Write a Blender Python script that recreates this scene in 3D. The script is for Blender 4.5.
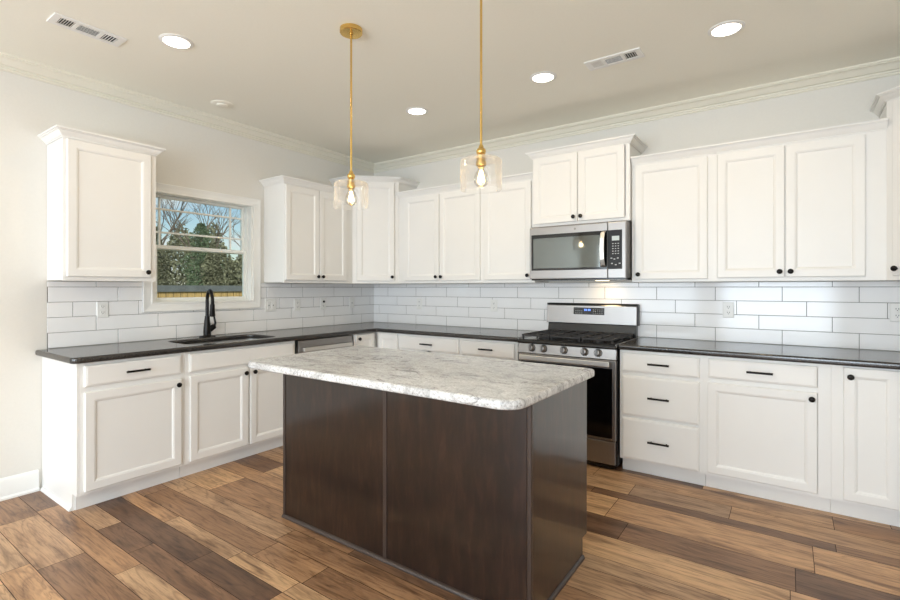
import bpy, bmesh, math, random
from mathutils import Vector, Matrix
for o in list(bpy.data.objects):
    bpy.data.objects.remove(o)
S = bpy.context.scene
COL = S.collection
R = math.radians
PI = math.pi
H = 2.75          # ceiling height
RX = 5.10         # x of the wall past the range run
RY = -8.0         # y of the wall behind the camera

# ------------------------------------------------------------------ camera
cam_d = bpy.data.cameras.new('camera')
cam = bpy.data.objects.new('camera', cam_d)
COL.objects.link(cam)
cam.location = (3.9627, -4.1739, 1.3157)
cam.rotation_euler = (R(90), 0, 0.6225)
cam_d.sensor_width = 36
cam_d.lens = 483.94 / 900 * 36
cam_d.shift_x = (450 - 440.74) / 900
cam_d.shift_y = -(300 - 287.70) / 900
cam_d.clip_start = 0.05
S.camera = cam

# ------------------------------------------------------------------ world and light
W = bpy.data.worlds.new('World')
S.world = W
W.use_nodes = True
nt = W.node_tree
nt.nodes.clear()
out = nt.nodes.new('ShaderNodeOutputWorld')
bg = nt.nodes.new('ShaderNodeBackground')
sky = nt.nodes.new('ShaderNodeTexSky')
sky.sky_type = 'NISHITA'
sky.sun_disc = False
sky.sun_elevation = R(38)
sky.sun_rotation = R(150)
sky.air_density = 1.0
sky.dust_density = 0.6
tc = nt.nodes.new('ShaderNodeTexCoord')
mp = nt.nodes.new('ShaderNodeMapping')
mp.inputs['Scale'].default_value = (3, 3, 9)
nz = nt.nodes.new('ShaderNodeTexNoise')
nz.inputs['Scale'].default_value = 2.2
nz.inputs['Detail'].default_value = 6
rp = nt.nodes.new('ShaderNodeValToRGB')
rp.color_ramp.elements[0].position = 0.44
rp.color_ramp.elements[1].position = 0.62
mx = nt.nodes.new('ShaderNodeMixRGB')
mx.inputs[2].default_value = (7.0, 7.2, 7.5, 1)
nt.links.new(tc.outputs['Generated'], mp.inputs[0])
nt.links.new(mp.outputs[0], nz.inputs['Vector'])
nt.links.new(nz.outputs['Fac'], rp.inputs[0])
nt.links.new(rp.outputs[0], mx.inputs[0])
nt.links.new(sky.outputs[0], mx.inputs[1])
nt.links.new(mx.outputs[0], bg.inputs[0])
bg.inputs[1].default_value = 0.12
nt.links.new(bg.outputs[0], out.inputs[0])

def area(name, loc, rot, sx, sy, power, color, spread=180, shape='RECTANGLE'):
    d = bpy.data.lights.new(name, 'AREA')
    d.shape = shape
    d.size = sx
    if shape == 'RECTANGLE':
        d.size_y = sy
    d.energy = power
    d.color = color
    d.spread = R(spread)
    o = bpy.data.objects.new(name, d)
    COL.objects.link(o)
    o.location = loc
    o.rotation_euler = rot
    return o

DAY = (0.76, 0.88, 1.0)
# daylight entering through the openings behind the camera
area('daylight_rear', (1.35, RY + 0.02, 1.35), (R(97), 0, 0), 1.9, 2.0, 94, DAY)
area('daylight_rear', (3.75, RY + 0.02, 1.35), (R(97), 0, 0), 1.9, 2.0, 146, DAY)
area('daylight_side', (RX - 0.02, -6.1, 1.35), (R(97), 0, R(90)), 1.9, 2.0, 26, DAY)

sun_d = bpy.data.lights.new('sun', 'SUN')
sun_d.energy = 3.2
sun_d.angle = R(1)
sun_d.color = (1, 0.94, 0.84)
sun = bpy.data.objects.new('sun', sun_d)
COL.objects.link(sun)
sun.rotation_euler = (R(48), 0, R(75))

vs = S.view_settings
vs.view_transform = 'Standard'
vs.look = 'None'
vs.gamma = 1
vs.exposure = 0.0
vs.use_curve_mapping = False

# ------------------------------------------------------------------ materials
def srgb(r, g, b):
    f = lambda c: (c / 255 / 12.92) if c / 255 <= 0.04045 else ((c / 255 + 0.055) / 1.055) ** 2.4
    return (f(r), f(g), f(b), 1)

class N:
    def __init__(s, name):
        s.m = bpy.data.materials.new(name)
        s.m.use_nodes = True
        s.t = s.m.node_tree
        s.b = s.t.nodes['Principled BSDF']
        s.out = s.t.nodes['Material Output']
    def n(s, t, **k):
        x = s.t.nodes.new('ShaderNode' + t)
        for a, v in k.items():
            if a in x.inputs.keys():
                x.inputs[a].default_value = v
            else:
                setattr(x, a, v)
        return x
    def l(s, a, b):
        s.t.links.new(a, b)
    def coord(s, scale=(1, 1, 1), kind='Object'):
        c = s.n('TexCoord')
        m = s.n('Mapping')
        m.inputs['Scale'].default_value = scale
        s.l(c.outputs[kind], m.inputs[0])
        return m.outputs[0]
    def ramp(s, fac, stops, interp='LINEAR'):
        r = s.n('ValToRGB')
        cr = r.color_ramp
        cr.interpolation = interp
        while len(cr.elements) < len(stops):
            cr.elements.new(0.5)
        for e, (p, c) in zip(cr.elements, stops):
            e.position = p
            e.color = c
        s.l(fac, r.inputs[0])
        return r.outputs[0]
    def bump(s, h, strength, dist=0.002):
        b = s.n('Bump')
        b.inputs['Strength'].default_value = strength
        b.inputs['Distance'].default_value = dist
        s.l(h, b.inputs['Height'])
        s.l(b.outputs[0], s.b.inputs['Normal'])

def simple(name, rgb, rough=0.5, metal=0.0, var=0.03, scale=8, bump=0.0, coat=0.0, stretch=(1, 1, 1), spec=0.5):
    q = N(name)
    c = srgb(*rgb)
    v = q.coord(stretch)
    nz = q.n('TexNoise', Scale=scale, Detail=4.0)
    q.l(v, nz.inputs['Vector'])
    lo = tuple(x * (1 - var) for x in c[:3]) + (1,)
    hi = tuple(min(1, x * (1 + var)) for x in c[:3]) + (1,)
    q.l(q.ramp(nz.outputs['Fac'], [(0.3, lo), (0.7, hi)]), q.b.inputs['Base Color'])
    q.b.inputs['Roughness'].default_value = rough
    q.b.inputs['Metallic'].default_value = metal
    q.b.inputs['Coat Weight'].default_value = coat
    q.b.inputs['Specular IOR Level'].default_value = spec
    if bump:
        q.bump(nz.outputs['Fac'], bump)
    return q.m

M = {}
M['wall'] = simple('wall_paint', (234, 230, 222), 0.6, var=0.01, scale=60, bump=0.02, spec=0.3)
M['ceiling'] = simple('ceiling_paint', (253, 250, 238), 0.8, var=0.01, scale=80, bump=0.03, spec=0.2)
M['trim'] = simple('trim_white', (244, 243, 239), 0.35, var=0.01)
M['cream'] = simple('cream_trim', (240, 235, 220), 0.45, var=0.01)
M['cab'] = simple('cabinet_white', (242, 240, 236), 0.35, var=0.008, scale=4)
M['cabin'] = simple('cabinet_underside', (200, 180, 150), 0.6, var=0.08, scale=10, stretch=(1, 8, 8))
M['black'] = simple('bronze_black', (26, 24, 23), 0.35, 0.6, var=0.2, scale=40)
M['steel'] = simple('stainless_steel', (158, 155, 153), 0.36, 1.0, var=0.05, scale=14, stretch=(1, 1, 60))
M['steelv'] = simple('sink_steel', (205, 205, 205), 0.3, 1.0, var=0.04, scale=20)
M['chrome'] = simple('polished_steel', (226, 224, 220), 0.42, 1.0, var=0.02)
M['blackglass'] = simple('black_glass', (8, 8, 9), 0.10, 0.0, var=0.1)
M['microglass'] = simple('microwave_glass', (112, 116, 114), 0.05, 0.7, var=0.04)
M['enamel'] = simple('black_enamel', (16, 16, 17), 0.18, 0.0, var=0.15)
M['iron'] = simple('cast_iron', (50, 49, 50), 0.55, 0.2, var=0.25, scale=60, bump=0.2)
M['sidegrey'] = simple('painted_case_grey', (124, 120, 117), 0.4, 0.5, var=0.04)
M['darkgrey'] = simple('dark_grey_metal', (60, 58, 57), 0.4, 0.7, var=0.06)
M['plate'] = simple('outlet_plastic', (240, 239, 235), 0.3, var=0.01)
M['slot'] = simple('dark_slot', (40, 38, 36), 0.6, var=0.1)
M['brass'] = simple('satin_brass', (224, 188, 112), 0.25, 1.0, var=0.05, scale=20)
M['grout'] = simple('grey_grout', (112, 107, 101), 0.9, var=0.08, scale=90)
M['tile'] = simple('white_gloss_tile', (247, 246, 245), 0.10, var=0.012, scale=7, bump=0.02)
M['vinyl'] = simple('window_vinyl', (242, 243, 238), 0.3, var=0.01)
M['fence'] = simple('fence_wood', (190, 158, 104), 0.85, var=0.25, scale=5, stretch=(8, 8, 1), bump=0.3)
M['fencerail'] = simple('weathered_rail', (104, 108, 110), 0.85, var=0.15, scale=5, bump=0.3)
M['bark'] = simple('tree_bark', (120, 108, 98), 0.9, var=0.3, scale=8, bump=0.4)
M['evergreen'] = simple('evergreen_leaf', (104, 122, 92), 0.7, var=0.4, scale=3)
M['scrub'] = simple('scrub_leaf', (128, 128, 104), 0.8, var=0.5, scale=2)
M['lawn'] = simple('lawn', (104, 112, 62), 0.9, var=0.3, scale=20, bump=0.4)
M['siding'] = simple('house_siding', (210, 210, 205), 0.7, var=0.03)

# dark stained wood of the island
q = N('espresso_wood')
v = q.coord((9, 9, 1.6))
nz = q.n('TexNoise', Scale=3.0, Detail=8.0, Roughness=0.65, Distortion=0.4)
q.l(v, nz.inputs['Vector'])
v2 = q.coord((3.0, 3.0, 1.4))
n2 = q.n('TexNoise', Scale=3.5, Detail=3.0)
q.l(v2, n2.inputs['Vector'])
a = q.ramp(nz.outputs['Fac'], [(0.25, srgb(14, 7, 4)), (0.5, srgb(32, 18, 11)), (0.8, srgb(56, 36, 25))])
b_ = q.ramp(n2.outputs['Fac'], [(0.3, (0.65, 0.62, 0.60, 1)), (0.7, (1.25, 1.22, 1.2, 1))])
mm = q.n('MixRGB', blend_type='MULTIPLY')
mm.inputs[0].default_value = 1
q.l(a, mm.inputs[1]); q.l(b_, mm.inputs[2])
q.l(mm.outputs[0], q.b.inputs['Base Color'])
q.b.inputs['Roughness'].default_value = 0.34
q.b.inputs['Specular IOR Level'].default_value = 0.25
q.b.inputs['Coat Weight'].default_value = 0.85
q.b.inputs['Coat IOR'].default_value = 1.5
q.b.inputs['Coat Roughness'].default_value = 0.14
q.bump(nz.outputs['Fac'], 0.05)
M['wood'] = q.m
M['woodtrim'] = simple('espresso_trim', (58, 46, 40), 0.28, var=0.1, scale=10, coat=0.2)

# near-black polished stone
q = N('dark_stone')
v = q.coord()
nz = q.n('TexNoise', Scale=260.0, Detail=3.0)
q.l(v, nz.inputs['Vector'])
q.l(q.ramp(nz.outputs['Fac'], [(0.35, srgb(34, 32, 31)), (0.55, srgb(52, 49, 47)), (0.72, srgb(92, 88, 84))]), q.b.inputs['Base Color'])
q.b.inputs['Roughness'].default_value = 0.16
q.b.inputs['Specular IOR Level'].default_value = 0.7
M['stone'] = q.m

# white and grey island granite
q = N('white_granite')
v = q.coord((1, 1.7, 1))
big = q.n('TexNoise', Scale=7.0, Detail=6.0, Roughness=0.6, Distortion=1.6)
q.l(v, big.inputs['Vector'])
fine = q.n('TexNoise', Scale=95.0, Detail=4.0, Roughness=0.7)
q.l(v, fine.inputs['Vector'])
vein = q.n('TexNoise', Scale=3.2, Detail=9.0, Roughness=0.62, Distortion=0.9)
q.l(v, vein.inputs['Vector'])
c1 = q.ramp(big.outputs['Fac'], [(0.3, srgb(186, 185, 185)), (0.48, srgb(226, 226, 226)), (0.7, srgb(250, 250, 250))])
c2 = q.ramp(fine.outputs['Fac'], [(0.33, srgb(92, 88, 86)), (0.42, srgb(196, 192, 188)), (0.52, srgb(244, 243, 240)), (0.72, srgb(255, 255, 255))])
m1 = q.n('MixRGB', blend_type='MULTIPLY'); m1.inputs[0].default_value = 0.68
q.l(c1, m1.inputs[1]); q.l(c2, m1.inputs[2])
c3 = q.ramp(vein.outputs['Fac'], [(0.484, (1, 1, 1, 1)), (0.497, (0.30, 0.28, 0.27, 1)), (0.503, (0.30, 0.28, 0.27, 1)), (0.516, (1, 1, 1, 1))])
mk = q.n('TexNoise', Scale=2.2, Detail=2.0)
q.l(v, mk.inputs['Vector'])
mkr = q.ramp(mk.outputs['Fac'], [(0.42, (0, 0, 0, 1)), (0.56, (1, 1, 1, 1))])
m2 = q.n('MixRGB', blend_type='MULTIPLY')
q.l(mkr, m2.inputs[0]); q.l(m1.outputs[0], m2.inputs[1]); q.l(c3, m2.inputs[2])
q.l(m2.outputs[0], q.b.inputs['Base Color'])
q.b.inputs['Roughness'].default_value = 0.14
M['granite'] = q.m

# hardwood planks: each plank carries its own random value
q = N('hardwood_planks')
at = q.n('Attribute', attribute_name='plank')
co = q.n('TexCoord')
off = q.n('VectorMath', operation='MULTIPLY_ADD')
q.l(at.outputs['Color'], off.inputs[0])
off.inputs[1].default_value = (37.0, 61.0, 0)
q.l(co.outputs['Object'], off.inputs[2])
mpn = q.n('Mapping'); mpn.inputs['Scale'].default_value = (0.55, 5.5, 1)
q.l(off.outputs[0], mpn.inputs[0])
fig = q.n('TexNoise', Scale=1.5, Detail=3.0, Roughness=0.5, Distortion=1.1)
q.l(mpn.outputs[0], fig.inputs['Vector'])
rings = q.n('Math', operation='MULTIPLY'); rings.inputs[1].default_value = 11.0
q.l(fig.outputs['Fac'], rings.inputs[0])
rf = q.n('Math', operation='FRACT'); q.l(rings.outputs[0], rf.inputs[0])
mp2 = q.n('Mapping'); mp2.inputs['Scale'].default_value = (3.5, 46, 1)
q.l(off.outputs[0], mp2.inputs[0])
pore = q.n('TexNoise', Scale=1.4, Detail=6.0, Roughness=0.75)
q.l(mp2.outputs[0], pore.inputs['Vector'])
mp3 = q.n('Mapping'); mp3.inputs['Scale'].default_value = (1.6, 9, 1)
q.l(off.outputs[0], mp3.inputs[0])
blot = q.n('TexNoise', Scale=1.3, Detail=4.0, Roughness=0.6, Distortion=0.5)
q.l(mp3.outputs[0], blot.inputs['Vector'])
sep = q.n('SeparateColor'); q.l(at.outputs['Color'], sep.inputs[0])
base = q.ramp(sep.outputs[2], [(0.0, srgb(112, 84, 64)), (0.18, srgb(136, 103, 78)), (0.38, srgb(178, 138, 102)), (0.6, srgb(206, 164, 122)), (0.8, srgb(182, 152, 124)), (1.0, srgb(222, 182, 138))])
blc = q.ramp(blot.outputs['Fac'], [(0.30, (0.38, 0.31, 0.26, 1)), (0.45, (0.86, 0.83, 0.80, 1)), (0.72, (1.16, 1.14, 1.10, 1))])
rgc = q.ramp(rf.outputs[0], [(0.0, (0.36, 0.29, 0.24, 1)), (0.10, (0.62, 0.55, 0.50, 1)), (0.24, (0.96, 0.94, 0.93, 1)), (0.45, (1.04, 1.03, 1.02, 1)), (0.88, (0.98, 0.97, 0.96, 1)), (1.0, (0.42, 0.35, 0.30, 1))])
prc = q.ramp(pore.outputs['Fac'], [(0.32, (0.42, 0.36, 0.32, 1)), (0.48, (0.95, 0.94, 0.93, 1)), (0.68, (1.14, 1.13, 1.10, 1))])
cur = base
for src, f in ((blc, 1.0), (rgc, 0.5), (prc, 1.0)):
    mm = q.n('MixRGB', blend_type='MULTIPLY'); mm.inputs[0].default_value = f
    q.l(cur, mm.inputs[1]); q.l(src, mm.inputs[2]); cur = mm.outputs[0]
q.l(cur, q.b.inputs['Base Color'])
q.b.inputs['Roughness'].default_value = 0.38
q.bump(pore.outputs['Fac'], 0.12)
M['floor'] = q.m
M['gap'] = simple('plank_gap', (52, 36, 26), 0.9, var=0.1)

def thin_glass(name, tint, gloss=1.0, edge_glare=0.0):
    q = N(name)
    q.t.nodes.remove(q.b)
    tr = q.n('BsdfTransparent'); tr.inputs[0].default_value = tint
    gl = q.n('BsdfGlossy'); gl.inputs['Roughness'].default_value = 0.02
    lw = q.n('LayerWeight'); lw.inputs['Blend'].default_value = 0.25
    nz = q.n('TexNoise', Scale=3.0)
    mu = q.n('Math', operation='MULTIPLY'); mu.inputs[1].default_value = gloss
    q.l(lw.outputs['Fresnel'], mu.inputs[0])
    ms = q.n('MixShader')
    q.l(mu.outputs[0], ms.inputs[0]); q.l(tr.outputs[0], ms.inputs[1]); q.l(gl.outputs[0], ms.inputs[2])
    last = ms
    if edge_glare:     # white window reflections put into the glass colour, stronger edge-on
        di = q.n('BsdfTranslucent'); di.inputs[0].default_value = (0.95, 0.95, 0.95, 1)
        d2 = q.n('BsdfDiffuse'); d2.inputs[0].default_value = (0.95, 0.95, 0.95, 1)
        a_ = q.n('MixShader'); a_.inputs[0].default_value = 0.5
        q.l(di.outputs[0], a_.inputs[1]); q.l(d2.outputs[0], a_.inputs[2])
        m2_ = q.n('Math', operation='MULTIPLY_ADD'); m2_.inputs[1].default_value = 0.24; m2_.inputs[2].default_value = edge_glare * 0.15
        q.l(lw.outputs['Facing'], m2_.inputs[0])
        last = q.n('MixShader')
        q.l(m2_.outputs[0], last.inputs[0]); q.l(ms.outputs[0], last.inputs[1]); q.l(a_.outputs[0], last.inputs[2])
    q.l(last.outputs[0], q.out.inputs[0])
    return q.m
M['pane'] = thin_glass('window_glass', (0.92, 0.96, 0.94, 1), 0.35)
M['shade'] = thin_glass('clear_shade_glass', (0.985, 0.985, 0.985, 1), 0.5, 0.10)
M['bulbglass'] = thin_glass('bulb_glass', (0.97, 0.95, 0.9, 1), 0.6)

def emit(name, rgb, strength):
    q = N(name)
    q.b.inputs['Base Color'].default_value = rgb
    q.b.inputs['Emission Color'].default_value = rgb
    q.b.inputs['Emission Strength'].default_value = strength
    nz = q.n('TexNoise', Scale=5.0)
    return q.m
M['canglow'] = emit('lamp_diffuser', (1, 0.93, 0.80, 1), 9)
M['filament'] = emit('filament_glow', (1, 0.72, 0.38, 1), 40)
M['clock'] = emit('clock_digits', (0.15, 0.3, 1, 1), 1.5)
M['lcd'] = emit('grey_lcd', (0.45, 0.5, 0.48, 1), 0.35)
M['tasklamp'] = emit('task_lamp', (1, 0.8, 0.5, 1), 3)
M['keyfilm'] = simple('keypad_film', (30, 30, 31), 0.35, var=0.05, spec=0.25)
M['keys'] = simple('key_print', (190, 190, 190), 0.5, var=0.02)

# ------------------------------------------------------------------ mesh building
class MB:
    def __init__(s):
        s.bm = bmesh.new()
        s.mi = 0
    def face(s, pts):
        vs = [s.bm.verts.new(p) for p in pts]
        f = s.bm.faces.new(vs); f.material_index = s.mi
        return f
    def box(s, x0, y0, z0, x1, y1, z1):
        x0, x1 = min(x0, x1), max(x0, x1); y0, y1 = min(y0, y1), max(y0, y1); z0, z1 = min(z0, z1), max(z0, z1)
        v = [s.bm.verts.new(p) for p in ((x0,y0,z0),(x1,y0,z0),(x1,y1,z0),(x0,y1,z0),(x0,y0,z1),(x1,y0,z1),(x1,y1,z1),(x0,y1,z1))]
        for i in ((0,3,2,1),(4,5,6,7),(0,1,5,4),(1,2,6,5),(2,3,7,6),(3,0,4,7)):
            s.bm.faces.new([v[k] for k in i]).material_index = s.mi
        return s
    def loops(s, rings, cap0=True, cap1=True, closed=False):
        V = [[s.bm.verts.new(p) for p in r] for r in rings]
        n = len(V[0])
        pairs = list(zip(V, V[1:])) + ([(V[-1], V[0])] if closed else [])
        for a, b in pairs:
            for i in range(n):
                s.bm.faces.new((a[i], a[(i+1)%n], b[(i+1)%n], b[i])).material_index = s.mi
        if not closed:
            if cap0: s.bm.faces.new(V[0][::-1]).material_index = s.mi
            if cap1: s.bm.faces.new(V[-1]).material_index = s.mi
        return s
    def panel(s, x0, z0, x1, z1, y, prof):
        # a rectangle stepped towards the front (-y): prof = [(inset, forward)]
        s.loops([[(x0+i, y-f, z0+i), (x1-i, y-f, z0+i), (x1-i, y-f, z1-i), (x0+i, y-f, z1-i)] for i, f in prof])
        return s
    def prism(s, poly, a0, a1, axis='z'):
        def P(p, a):
            return {'z': (p[0], p[1], a), 'x': (a, p[0], p[1]), 'y': (p[0], a, p[1])}[axis]
        return s.loops([[P(p, a0) for p in poly], [P(p, a1) for p in poly]])
    def lathe(s, prof, origin=(0,0,0), axis=(0,0,1), n=24, cap0=True, cap1=True):
        ax = Vector(axis).normalized()
        u = ax.orthogonal().normalized(); w = ax.cross(u)
        O = Vector(origin)
        return s.loops([[tuple(O + ax*h + (u*math.cos(2*PI*k/n) + w*math.sin(2*PI*k/n))*max(r, 1e-4)) for k in range(n)] for r, h in prof], cap0, cap1)
    def tube(s, pts, r, n=10, taper=None):
        P = [Vector(p) for p in pts]
        rings = []
        u = None
        for i, p in enumerate(P):
            d = (P[min(i+1, len(P)-1)] - P[max(i-1, 0)]).normalized()
            if u is None: u = d.orthogonal().normalized()
            u = (u - d*u.dot(d)).normalized()
            w = d.cross(u)
            rr = r if taper is None else taper[i]
            rings.append([tuple(p + (u*math.cos(2*PI*k/n) + w*math.sin(2*PI*k/n))*rr) for k in range(n)])
        return s.loops(rings)
    def sweep(s, path, prof, closed=False):
        # path: xy points, profile (o, z): o = distance to the right-hand side of travel
        P = [Vector((p[0], p[1])) for p in path]
        rings = []
        n = len(P)
        for i, p in enumerate(P):
            ds = []
            if i > 0 or closed: ds.append((p - P[i-1]).normalized())
            if i < n-1 or closed: ds.append((P[(i+1) % n] - p).normalized())
            ns = [Vector((d.y, -d.x)) for d in ds]
            m = ns[0] if len(ns) == 1 else (ns[0] + ns[1]) / (1 + ns[0].dot(ns[1]))
            rings.append([(p.x + m.x*o, p.y + m.y*o, z) for o, z in prof])
        return s.loops(rings, closed=closed)
    def build(s, name, mats, parent=None, bevel=0, seg=2, smooth=False, loc=None, rz=0, recalc=True):
        if recalc:
            bmesh.ops.recalc_face_normals(s.bm, faces=s.bm.faces)
        me = bpy.data.meshes.new(name)
        s.bm.to_mesh(me); s.bm.free()
        for m in (mats if isinstance(mats, (list, tuple)) else [mats]):
            me.materials.append(M[m])
        o = bpy.data.objects.new(name, me)
        COL.objects.link(o)
        if parent: o.parent = parent
        if loc: o.location = loc
        o.rotation_euler[2] = rz
        if smooth:
            for p in me.polygons: p.use_smooth = True
            me.set_sharp_from_angle(angle=R(38))
        if bevel:
            b = o.modifiers.new('edge', 'BEVEL')
            b.width = bevel; b.segments = seg; b.limit_method = 'ANGLE'; b.angle_limit = R(40)
        return o

def tag(o, label, cat, group=None, kind=None):
    o['label'] = label
    if cat: o['category'] = cat
    if group: o['group'] = group
    if kind: o['kind'] = kind
    return o
def thing(name, label, cat, loc=(0,0,0), rz=0, group=None):
    o = bpy.data.objects.new(name, None)
    o.empty_display_size = 0.1
    COL.objects.link(o)
    o.location = loc; o.rotation_euler[2] = rz
    return tag(o, label, cat, group)
def struct(o):
    o['kind'] = 'structure'
    return o
def copy_tree(o, loc, label=None, rz=None):
    c = o.copy(); COL.objects.link(c)
    c.location = loc
    if rz is not None: c.rotation_euler[2] = rz
    if label: c['label'] = label
    for ch in [k for k in o.children]:
        d = ch.copy(); COL.objects.link(d); d.parent = c
        for g in [k for k in ch.children]:
            e = g.copy(); COL.objects.link(e); e.parent = d
    return c

def slab(name, outline, hole, z0, thick, bev, mat, parent=None, radius=None, holes_r=0.02):
    # a stone worktop: filled outline with a rounded edge, and an optional hole
    def rounded(pts, rad):
        out = []
        n = len(pts)
        for i, p in enumerate(pts):
            r = rad[i] if isinstance(rad, (list, tuple)) else rad
            if r <= 0:
                out.append(p); continue
            P = Vector(p); a = Vector(pts[i-1]); b = Vector(pts[(i+1) % n])
            da = (a-P).normalized(); db = (b-P).normalized()
            ang = da.angle(db); t = r / math.tan(ang/2)
            c = P + (da+db).normalized() * (r / math.sin(ang/2))
            A = P + da*t - c; B = P + db*t - c
            full = A.angle(B)
            for k in range(9):
                f = k/8
                v = (A*math.sin((1-f)*full) + B*math.sin(f*full)) / math.sin(full)
                out.append(tuple(c + v))
        return out
    cu = bpy.data.curves.new(name, 'CURVE')
    cu.dimensions = '2D'; cu.fill_mode = 'BOTH'
    for pts, rad in [(outline, radius or 0)] + ([(hole, holes_r)] if hole else []):
        rp = rounded(pts, rad)
        sp = cu.splines.new('POLY'); sp.points.add(len(rp)-1)
        for q_, p in zip(sp.points, rp): q_.co = (p[0], p[1], 0, 1)
        sp.use_cyclic_u = True
    cu.extrude = thick/2 - bev; cu.bevel_depth = bev; cu.bevel_resolution = 3; cu.offset = -bev
    tmp = bpy.data.objects.new(name + '_curve', cu)
    COL.objects.link(tmp)
    dg = bpy.context.evaluated_depsgraph_get()
    me = bpy.data.meshes.new_from_object(tmp.evaluated_get(dg))
    bpy.data.objects.remove(tmp)
    me.materials.clear(); me.materials.append(M[mat])
    for p in me.polygons: p.use_smooth = True
    me.set_sharp_from_angle(angle=R(35))
    o = bpy.data.objects.new(name, me)
    COL.objects.link(o)
    o.location = (0, 0, z0 + thick/2)
    if parent: o.parent = parent
    return o

# ------------------------------------------------------------------ room shell
T = 0.14
WD0, WD1, WZ0, WZ1 = 1.595, 2.435, 1.19, 2.075      # kitchen window opening
m = MB()
m.box(-T, RY-T, 0, 0, -WD1, H); m.box(-T, -WD0, 0, 0, T, H)
m.box(-T, -WD1, 0, 0, -WD0, WZ0); m.box(-T, -WD1, WZ1, 0, -WD0, H)
struct(m.build('wall_left', 'wall'))
struct(MB().box(0, 0, 0, RX, T, H).build('wall_back', 'wall'))
m = MB()
m.box(RX, RY-T, 0, RX+T, -7.1, H); m.box(RX, -5.1, 0, RX+T, T, H)
m.box(RX, -7.1, 0, RX+T, -5.1, 0.3); m.box(RX, -7.1, 2.4, RX+T, -5.1, H)
struct(m.build('wall_right', 'wall'))
m = MB()
for x0, x1 in ((0, 0.35), (2.35, 2.75), (4.75, RX)): m.box(x0, RY-T, 0, x1, RY, H)
for x0, x1 in ((0.35, 2.35), (2.75, 4.75)):
    m.box(x0, RY-T, 0, x1, RY, 0.3); m.box(x0, RY-T, 2.4, x1, RY, H)
struct(m.build('wall_rear', 'wall'))
struct(MB().box(-T, RY-T, H, RX+T, T, H+0.1).build('ceiling', 'ceiling'))
# plank floor
rnd = random.Random(4)
seams = [-0.02, 0.13, 0.32, 0.45, 0.60, 0.79, 0.98, 1.07, 1.36, 1.58, 1.80, 1.92, 2.11, 2.24, 2.50, 2.63, 2.785, 2.875, 3.01, 3.13, 3.25, 3.44, 3.56, 3.72]
while seams[-1] < 8.0: seams.append(seams[-1] + rnd.choice((0.12, 0.19, 0.15, 0.24)))
m = MB()
vals = []
for d0, d1 in zip(seams, seams[1:]):
    x = -rnd.uniform(0.1, 1.0)
    while x < RX + 0.02:
        L = rnd.uniform(0.35, 1.35)
        g = 0.0014
        f = m.face([(x+g, -d1+g, 0), (x+L-g, -d1+g, 0), (x+L-g, -d0-g, 0), (x+g, -d0-g, 0)])
        t_ = rnd.random()
        for da, lo, hi in ((0.60, 0.3, 0.7), (0.79, 0.4, 1.0), (0.98, 0.1, 0.3), (1.07, 0.45, 1.0), (1.36, 0.0, 0.25), (1.58, 0.5, 1.0), (1.80, 0.4, 0.9)):
            if abs(d0-da) < 0.01: t_ = lo + (hi-lo)*t_
        vals.append((rnd.random(), rnd.random(), t_))
        x += L
m.mi = 1
m.box(-T, RY-T, -0.08, RX+T, T, -0.002)
vals += [(0, 0, 0)] * 6
fl = m.build('floor', ['floor', 'gap'], recalc=False)
ca = fl.data.color_attributes.new('plank', 'FLOAT_COLOR', 'CORNER')
for p, v in zip(fl.data.polygons, vals):
    for li in p.loop_indices: ca.data[li].color = (*v, 1)
struct(fl)
crown = [(0, H), (0.080, H), (0.080, H-0.012), (0.071, H-0.013), (0.071, H-0.019), (0.064, H-0.021), (0.048, H-0.030), (0.030, H-0.052), (0.026, H-0.056), (0.018, H-0.057), (0.018, H-0.063), (0.022, H-0.064), (0.021, H-0.070), (0.011, H-0.071), (0.011, H-0.080), (0.006, H-0.086), (0, H-0.086)]
struct(MB().sweep([(0, RY), (0, 0), (RX, 0), (RX, RY)], crown).build('trim_1', 'cream', smooth=True))
bb = [(0, 0), (0.024, 0), (0.024, 0.012), (0.014, 0.022), (0.013, 0.110), (0.010, 0.118), (0.008, 0.128), (0, 0.135)]
struct(MB().sweep([(0, RY), (0, -3.142)], bb).build('baseboard_left', 'trim', smooth=True))
struct(MB().sweep([(RX, -1.0), (RX, RY)], bb).build('baseboard_right', 'trim', smooth=True))
struct(MB().sweep([(RX, RY), (0, RY)], bb).build('baseboard_rear', 'trim', smooth=True))

# ------------------------------------------------------------------ kitchen window
w1 = bpy.data.objects.new('window_1', None); COL.objects.link(w1); w1['kind'] = 'structure'
w1['label'] = 'white double hung window over the sink'
cz0, cz1, cd0, cd1 = 1.13, 2.125, 1.52, 2.52
m = MB()
cp = [(0, 0), (0.018, 0), (0.02, 0.004), (0.016, 0.03), (0.014, 0.06), (0.018, 0.062), (0.018, 0.072), (0, 0.072)]
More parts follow.
